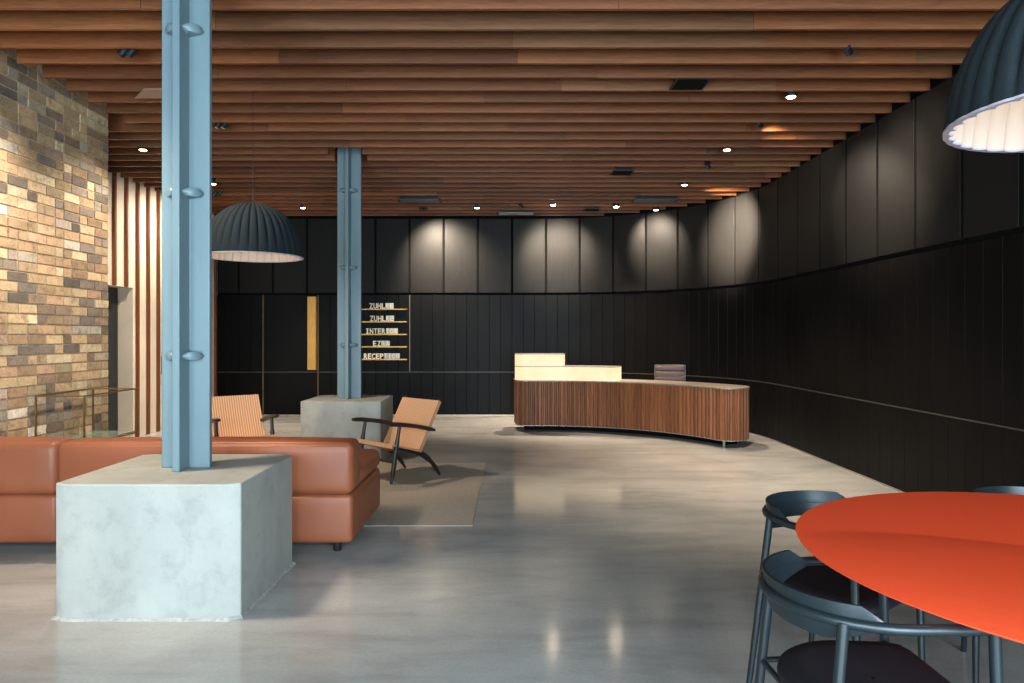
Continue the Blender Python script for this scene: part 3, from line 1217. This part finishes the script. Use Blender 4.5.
# ------------------------------------------------------------------ pendant lamps
def pendant(loc, label):
    x, y, z = loc
    t = thing('pendant_lamp', label, 'pendant lamp', loc, 0, 'pleated dome pendants')
    n_pl = 34
    prof = [(0.41, 0.0), (0.408, 0.03), (0.4, 0.09), (0.383, 0.16), (0.355, 0.23), (0.315, 0.3), (0.26, 0.36), (0.19, 0.41), (0.11, 0.443), (0.05, 0.455), (0.012, 0.457)]
    N = n_pl * 8

    def pleat(r, zz, a, amp=0.02):
        u = (a * n_pl / (2 * PI)) % 1.0
        tri = abs(2 * u - 1)          # sharp valley, round ridge
        return r - amp * min(1.0, r / 0.15) * (tri ** 3) * (0.25 + 0.75 * min(1.0, zz / 0.16))
    m = MB()
    dense = smooth_path([(r, 0, zz) for r, zz in prof], 3)
    m.lathe([(q.x, q.z) for q in dense], N, rad=pleat)
    m.f.pop(-2)                       # leave the mouth open
    m.c.pop(-2)
    o = m.build('shade', 'felt', t, smooth=60)
    m = MB()
    ins = [((q.x - 0.012 if q.x > 0.05 else q.x * 0.8), q.z - 0.01 if q.z > 0.02 else q.z) for q in dense]
    m.lathe(ins, N, rad=lambda r, zz, a: pleat(r, max(zz, 0.16), a, 0.014))
    m.f.pop(-2)
    m.c.pop(-2)
    m.build('liner', 'liner', t, smooth=60)
    m = MB()
    a0 = [((pleat(0.412, 0, 2 * PI * j / N, 0.012)) * math.cos(2 * PI * j / N), (pleat(0.412, 0, 2 * PI * j / N, 0.012)) * math.sin(2 * PI * j / N)) for j in range(N)]
    a1 = [((pleat(0.396, 0.16, 2 * PI * j / N, 0.016)) * math.cos(2 * PI * j / N), (pleat(0.396, 0.16, 2 * PI * j / N, 0.016)) * math.sin(2 * PI * j / N)) for j in range(N)]
    m.strip([[(u, v, -0.003) for u, v in a1], [(u, v, -0.003) for u, v in a0], [(u, v, 0.004) for u, v in a0], [(u, v, 0.004) for u, v in a1], [(u, v, -0.003) for u, v in a1]], close=True)
    m.build('rim', 'rim', t, smooth=40)
    m = MB()
    m.lathe([(0.006, 0.455), (0.006, 0.54), (0.0025, 0.56), (0.0025, ZC - z)], 8)
    m.build('cord', 'black_metal', t)
    m = MB()
    m.lathe([(0.0, 0.24), (0.03, 0.245), (0.05, 0.27), (0.055, 0.3), (0.045, 0.335), (0.025, 0.36), (0.022, 0.43)], 20)
    m.build('bulb', 'bulb', t)
    ld = bpy.data.lights.new('pendant_glow', 'POINT')
    ld.energy = PENDANT_W
    ld.color = (1.0, 0.78, 0.55)
    ld.shadow_soft_size = 0.06
    lo = bpy.data.objects.new('pendant_glow', ld)
    COL.objects.link(lo)
    lo.parent = t
    lo.location = (0, 0, 0.17)
    return t


PENDANT_W = 3.0
pendant((1.75, 2.06, 2.046), 'near dark pleated dome pendant hanging over the orange table')
pendant((-2.19, 5.92, 2.058), 'far dark pleated dome pendant beside the near blue column, over the lounge')


# ------------------------------------------------------------------ orange table
TC, TR, TZ = (1.792, 2.062), 0.887, 0.74


def table():
    t = thing('round_table', 'large round orange table in the right foreground', 'table', (TC[0], TC[1], 0))
    m = MB()
    # crease: an arc through the measured points of the line; the top rises inside it (in table coordinates)
    fc = (1.03 - TC[0], 1.32 - TC[1])
    fr = 1.04

    def hgt(x, y):
        d = fr - math.hypot(x - fc[0], y - fc[1])
        if d <= 0:
            return 0.0
        return 0.03 * (1 - math.exp(-d / 0.3))
    nr, na = 70, 180
    rows = []
    for i in range(nr + 1):
        r = TR * (i / nr) if i else 0.0005
        rows.append([(r * math.cos(2 * PI * j / na), r * math.sin(2 * PI * j / na), TZ + hgt(r * math.cos(2 * PI * j / na), r * math.sin(2 * PI * j / na)) * (1 - (i / nr) ** 6)) for j in range(na)])
    m.strip(rows, close=True)
    m.add([q for q in rows[0]], [tuple(range(na))])
    rim = rows[-1]
    m.strip([rim, [(x * 0.998, y * 0.998, TZ - 0.004) for x, y, z in rim], [(x * 0.95, y * 0.95, TZ - 0.022) for x, y, z in rim], [(x * 0.4, y * 0.4, TZ - 0.03) for x, y, z in rim]], close=True)
    m.add([(x * 0.4, y * 0.4, TZ - 0.03) for x, y, z in rim], [tuple(range(na))[::-1]])
    m.build('tabletop', 'orange', t, smooth=30)
    m = MB()
    m.lathe([(0.2, TZ - 0.034), (0.2, TZ - 0.05), (0.05, TZ - 0.08), (0.045, 0.12), (0.06, 0.05), (0.26, 0.02), (0.3, 0.012), (0.3, 0.0)][::-1], 48)
    m.build('pedestal', 'chair_blue', t, smooth=40)


table()


# ------------------------------------------------------------------ dining chairs
def dining_chair(loc, rz, label):
    """local +x is the way the sitter looks"""
    t = thing('dining_chair', label, 'chair', loc, rz, 'chairs round the orange table')
    rr, zr = 0.256, 0.70
    ax = 0.19                                     # arms run this far forward
    pts = [(ax, -rr * 0.99, zr), (0.1, -rr, zr)] + [(rr * math.cos(a), rr * math.sin(a), zr) for a in [R(270 - k * 10) for k in range(0, 19)]] + [(0.1, rr, zr), (ax, rr * 0.99, zr)]
    m = MB()
    m.tube(pts, 0.0135, 12)
    m.build('arm_rail', 'chair_blue', t, smooth=60)
    # curved back band on the outside of the rail
    rows = []
    n = 36
    for i in range(n + 1):
        a = R(lerp(104, 256, i / n))
        e = math.sin(PI * i / n)
        zt = zr + 0.008 + 0.036 * min(1, e * 4.0)
        zb = zr - 0.010 - 0.045 * min(1, e * 1.6)
        ro = rr - 0.008
        lean = 0.01 * e
        prof = [(ro + lean, zt), (ro + 0.006, zr), (ro - 0.004 - 0.3 * lean, zb), (ro - 0.012 - 0.3 * lean, zb), (ro - 0.004, zr), (ro + lean - 0.009, zt)]
        rows.append([(q * math.cos(a), q * math.sin(a), z) for q, z in prof])
    m = MB()
    m.strip(rows, close=True)
    m.add(rows[0], [tuple(range(6))])
    m.add(rows[-1], [tuple(range(6))[::-1]])
    m.build('backrest', 'chair_blue', t, smooth=50)
    # legs
    for (x0, y0, x1, y1) in ((-0.17, 0.2, -0.235, 0.235), (-0.15, -0.212, -0.225, -0.245), (ax, rr * 0.985, ax + 0.02, rr), (ax, -rr * 0.985, ax + 0.02, -rr)):
        m = MB()
        m.tube([(x0, y0, zr), (lerp(x0, x1, 0.5), lerp(y0, y1, 0.5), zr / 2), (x1, y1, 0.0)], [0.014, 0.014, 0.011], 12)
        m.build('leg', 'chair_blue', t, smooth=60)
    # seat: rounded behind, straight in front
    sx1 = 0.235
    out = []
    for k in range(0, 25):
        a = R(lerp(90, 270, k / 24))
        out.append((0.02 + 0.235 * math.cos(a), 0.245 * math.sin(a)))
    fr = [(sx1 - 0.05, -0.235), (sx1 - 0.012, -0.215), (sx1, -0.17), (sx1, 0.17), (sx1 - 0.012, 0.215), (sx1 - 0.05, 0.235)]
    poly = out + fr
    zs = 0.43
    m = MB()
    prof = [(0.94, 0.0), (0.985, 0.006), (1.0, 0.016), (0.99, 0.027), (0.95, 0.034), (0.75, 0.038), (0.4, 0.034), (0.02, 0.032)]
    rows = [[(0.03 + (x - 0.03) * s, y * s, zs + z) for x, y in poly] for s, z in prof]
    m.strip(rows, close=True)
    m.add(rows[0], [tuple(range(len(poly)))[::-1]])
    m.build('seat', 'seat', t, smooth=60)
    # rails under the seat joining the legs
    m = MB()
    zz = 0.412
    u = (zr - zz) / zr
    L = [(lerp(a, c, u), lerp(b_, d, u)) for (a, b_, c, d) in ((-0.17, 0.2, -0.235, 0.235), (-0.15, -0.212, -0.225, -0.245), (ax, rr * 0.985, ax + 0.02, rr), (ax, -rr * 0.985, ax + 0.02, -rr))]
    for i, j in ((0, 1), (0, 2), (1, 3), (2, 3)):
        m.tube([(*L[i], zz), (*L[j], zz)], 0.0085, 8)
    m.build('seat_rails', 'chair_blue', t, smooth=60)
    return t


dining_chair((0.957, 1.915, 0), R(0), 'nearest blue-grey dining chair at the orange table, its curved back toward the lounge')
dining_chair((1.25, 2.7, 0), R(-52), 'blue-grey dining chair at the far left of the orange table, behind the nearest chair')
dining_chair((2.12, 2.79, 0), R(-116), 'blue-grey dining chair beyond the orange table, only its top rail showing beside the black wall')


# ------------------------------------------------------------------ ceiling fittings
ZF = ZS - 0.02


def at_ceiling(px, py, z=ZF):
    d = (z - H) * 700 / (335 - py)
    return ((px - 512) * d / 700, d)


def spot_light(parent, loc, aim, energy, size, blend=0.6, col=(1.0, 0.83, 0.64)):
    ld = bpy.data.lights.new('spot_beam', 'SPOT')
    ld.energy = energy
    ld.spot_size = R(size)
    ld.spot_blend = blend
    ld.color = col
    ld.shadow_soft_size = 0.03
    o = bpy.data.objects.new('spot_beam', ld)
    COL.objects.link(o)
    o.parent = parent
    o.location = loc
    o.rotation_euler = Vector(aim).to_track_quat('-Z', 'Y').to_euler()
    return o


def downlight(px, py, label, lens='lens', energy=60, size=74, aim=(0, 0, -1), blend=0.8):
    x, y = at_ceiling(px, py)
    t = thing('ceiling_downlight', label, 'ceiling light', (x, y, ZF), 0, 'small round downlights in the slat ceiling')
    MB().lathe([(0.044, 0.0), (0.05, 0.004), (0.05, 0.11), (0.02, 0.112), (0.01, ZC - ZF)], 24).build('housing', 'spot_body', t)
    MB().lathe([(0.0, -0.012), (0.03, -0.009), (0.04, -0.001), (0.04, 0.002)], 24).build('lens', lens, t)
    if energy:
        spot_light(t, (0, 0, -0.03), aim, energy, size, blend)
    return t


def track_spot(px, py, label, aim, energy=80, size=55, twin=True, blend=0.6, col=(1.0, 0.83, 0.64)):
    x, y = at_ceiling(px, py)
    t = thing('ceiling_spotlight', label, 'spotlight', (x, y, ZF), 0, 'dark adjustable spotlights in the slat ceiling')
    MB().lathe([(0.03, 0.05), (0.035, 0.055), (0.035, 0.1), (0.012, 0.102), (0.01, ZC - ZF)], 16).build('mount', 'spot_body', t)
    v = Vector(aim).normalized()
    q = v.to_track_quat('-Z', 'Y').to_matrix().to_4x4()
    for k, sx in enumerate((-0.03, 0.03) if twin else (0.0,)):
        mt = Matrix.Translation((sx, 0, 0.02)) @ q
        h_ = MB().lathe([(0.022, -0.045), (0.027, -0.041), (0.027, 0.03), (0.014, 0.038)], 20, mat=mt).build('head', 'spot_body', t)
        MB().lathe([(0.0, -0.047), (0.021, -0.0455)], 20, mat=mt).build('lens', 'lens_off', h_)
    if energy:
        spot_light(t, tuple(Vector((0, 0, 0.02)) + v * 0.075), aim, energy, size, blend, col)
    return t


DL = 520
downlight(791, 97, 'lit downlight nearest to the table end of the ceiling, right of the black vent', energy=DL)
downlight(727, 150, 'lit downlight second in the row along the curved black wall', energy=DL)
downlight(684.5, 185, 'lit downlight third in the row along the curved black wall', energy=DL)
downlight(553, 205, 'brightest sparkling downlight above the lit end of the reception desk', 'lens_bright', DL * 1.5)
downlight(616, 207, 'bright sparkling downlight above the middle of the reception desk', 'lens_bright', DL * 1.5)
downlight(477, 208, 'small lit downlight near the pale ceiling grille by the back wall', energy=DL)
downlight(143, 150, 'lit downlight close to the brick wall end', energy=DL)
downlight(213, 184, 'lit downlight just right of the near blue column', energy=DL)
downlight(303, 208, 'small lit downlight right of the far dome pendant', energy=DL)
downlight(656, 210, 'faint downlight at the corner where the black wall starts to curve', energy=0)


def wall_aim(px, py, tx, ty, tz):
    x, y = at_ceiling(px, py)
    return (tx - x, ty - y, tz - ZF)


WS = 820
track_spot(128, 54, 'dark twin spotlight by the top of the brick wall', wall_aim(128, 54, XL, 4.6, 1.7), 420, 105, blend=1.0, col=(1.0, 0.88, 0.74))
track_spot(222, 126, 'dark twin spotlight between near blue column and far pendant', wall_aim(222, 126, XL, 6.3, 1.4), 250, 90, blend=1.0, col=(1.0, 0.88, 0.74))
track_spot(848, 52, 'dark spotlight nearest the orange table, high on the right', wall_aim(848, 52, XR, 6.2, 2.75), WS * 0.2, 56, False, 1.0)
track_spot(759, 126, 'dark spotlight midway along the row by the curved wall', wall_aim(759, 126, 3.45, 8.0, 3.0), WS * 0.12, 60, False, 1.0)
track_spot(708, 167, 'dark spotlight far along the row by the curved wall', wall_aim(708, 167, 3.3, 10.3, 2.4), WS * 0.3, 44, False, 1.0)
track_spot(423, 209, 'twin spotlight close to the back wall beside the blue grey grille', wall_aim(423, 209, -1.17, YB, 2.55), WS * 1.0, 90, blend=1.0)
track_spot(521, 207, 'small dark spotlight between the pale grille and the brightest downlight', wall_aim(521, 207, 0.9, YB, 2.5), WS * 0.5, 68, False, 1.0)


def beam(start, aim, energy, size):
    """an extra beam added to one of the ceiling fittings"""
    q = [o for o in bpy.data.objects if o.get('label', '').startswith(start)][0]
    spot_light(q, (0, 0, -0.03), aim, energy, size, 1.0)


beam('brightest sparkling', (0.1, 1.3, -0.65), WS * 0.55, 66)
beam('bright sparkling', (0.87, 0.55, -0.6), WS * 0.55, 66)
beam('lit downlight third', (1.0, 0.8, -0.5), WS * 2.9, 60)
beam('lit downlight second', (1.13, -0.75, -0.75), WS * 0.2, 56)
beam('lit downlight nearest', (1.12, 0.35, -0.65), WS * 0.22, 60)
beam('dark twin spotlight between', (0.75, 0.3, -2.0), 330, 70)  # added beam, warms the lounge and far plinth
beam('dark twin spotlight by', (0.62, 0.9, -1.25), 260, 52)  # added beam for highlights on the far pendant
beam('lit downlight close to the brick', (-1.2, 1.8, -2.2), 200, 60)
beam('lit downlight just right of the near', (-1.1, 0.0, -1.0), 110, 100)


def slot(px, py, wpx, depth, mat, name, label, cat, z=ZS - 0.004, skew=0.0):
    x, y = at_ceiling(px, py, z)
    w = wpx * y / 700
    t = thing(name, label, cat, (x, y, z))
    b = MB()
    b.rbox(-w / 2, w / 2, -depth / 2, depth / 2, 0.0, 0.012, 0.003, 1)
    b.build('frame', 'black_metal', t, smooth=0)
    b = MB()
    if mat != 'black_metal':
        n = 5
        for k in range(n):
            yy = lerp(-depth / 2 + 0.02, depth / 2 - 0.02, k / (n - 1))
            b.box(-w / 2 + 0.03, w / 2 - 0.03, yy - depth / n * 0.38, yy + depth / n * 0.38, -0.006, 0.0)
        b.build('grille', mat, t, smooth=0)
    else:
        b.box(-w / 2 + 0.015, w / 2 - 0.015, -depth / 2 + 0.015, depth / 2 - 0.015, -0.003, 0.0)
        b.build('grille', 'void', t, smooth=0)
    b = MB()
    b.box(-w / 2 + 0.03, w / 2 - 0.03, -depth / 2 + 0.01, depth / 2 - 0.01, 0.012, 0.3)
    b.build('duct', 'black_metal', t, smooth=0)


slot(690, 84.5, 34, 0.26, 'black_metal', 'ceiling_vent', 'square black vent in the slat ceiling above the desk approach', 'vent')
slot(622, 173, 21, 0.24, 'black_metal', 'ceiling_vent', 'small black vent in the slat ceiling, above the middle of the desk', 'vent')
slot(420, 200.5, 42, 0.26, 'grille', 'ceiling_grille', 'blue grey air grille above the far column', 'grille')
slot(516, 213.5, 38, 0.22, 'grille_pale', 'ceiling_grille', 'pale grey air grille against the back wall', 'grille')
slot(655, 200.5, 44, 0.26, 'grille', 'ceiling_grille', 'dark grey air grille near the curved wall', 'grille')
slot(592, 210, 15, 0.2, 'black_metal', 'ceiling_vent', 'tiny black vent between the two sparkling downlights', 'vent')

# pale baffle tucked between slats beside the near column
x, y = at_ceiling(150, 95)
t = thing('ceiling_baffle', 'pale wedge-shaped baffle between slats left of the near column', 'ceiling panel', (x, y, ZS - 0.006))
MB().prism([(-0.2, 0.13), (0.0, -0.1), (0.3, -0.1), (0.3, 0.13)], 0, 0.006).build('board', 'soft_panel', t, smooth=0)
MB().tube([(0.1, 0.02, 0.004), (0.1, 0.02, ZC - ZS)], 0.006, 8).build('hanger', 'black_metal', t)


# ------------------------------------------------------------------ further light, added from unseen sources
def area(name, loc, aim, sx, sy, energy, col):
    ld = bpy.data.lights.new(name, 'AREA')
    ld.shape = 'RECTANGLE'
    ld.size, ld.size_y = sx, sy
    ld.energy = energy
    ld.color = col
    o = bpy.data.objects.new(name, ld)
    COL.objects.link(o)
    o.location = loc
    o.rotation_euler = Vector(aim).to_track_quat('-Z', 'Z').to_euler()
    return o


# area lights inside the two invented front windows, standing in for daylight
area('added_daylight', (-2.0, YF + 0.02, 1.75), (0, 1, 0), 3.4, 2.9, 500, (0.70, 0.88, 1.0))
area('added_daylight', (1.75, YF + 0.02, 1.75), (0, 1, 0), 2.9, 2.9, 640, (0.70, 0.88, 1.0))


# two unseen fittings added for their light, one beside the cream wall and one nearer than the frame
def added_track(x, y, label, aim, energy, size):
    px, py = 512 + 700 * x / y, 335 - 700 * (ZF - H) / y
    return track_spot(px, py, label, (aim[0] - x, aim[1] - y, aim[2] - ZF), energy, size, blend=0.9)


added_track(-4.25, 10.1, 'added unseen spotlight washing the cream battened wall, behind the near blue column', (XLL, 10.1, 2.4), 170, 120)
added_track(-2.8, 3.3, 'added unseen spotlight over the large plinth, above the frame', (-1.75, 3.95, 0.668), 420, 54).children[-1].data.shadow_soft_size = 0.2


w = bpy.data.worlds.new('sky')
S.world = w
w.use_nodes = True
bg = w.node_tree.nodes['Background']
bg.inputs['Color'].default_value = (0.55, 0.72, 1.0, 1)
bg.inputs['Strength'].default_value = 0.6

# ------------------------------------------------------------------ camera and view
cd = bpy.data.cameras.new('camera')
cam = bpy.data.objects.new('camera', cd)
COL.objects.link(cam)
cam.location = (0, 0, H)
cam.rotation_euler = (R(90), 0, 0)
cd.sensor_width = 36
cd.lens = 700 / 1024 * 36
cd.shift_y = -6.5 / 1024
cd.clip_start = 0.05
cd.clip_end = 60
S.camera = cam
S.view_settings.view_transform = 'Standard'
S.view_settings.look = 'None'
S.view_settings.exposure = 0.0
S.view_settings.gamma = 1.0
S.view_settings.use_curve_mapping = False
S.cycles.use_denoising = True
S.cycles.max_bounces = 8
S.cycles.sample_clamp_indirect = 6.0
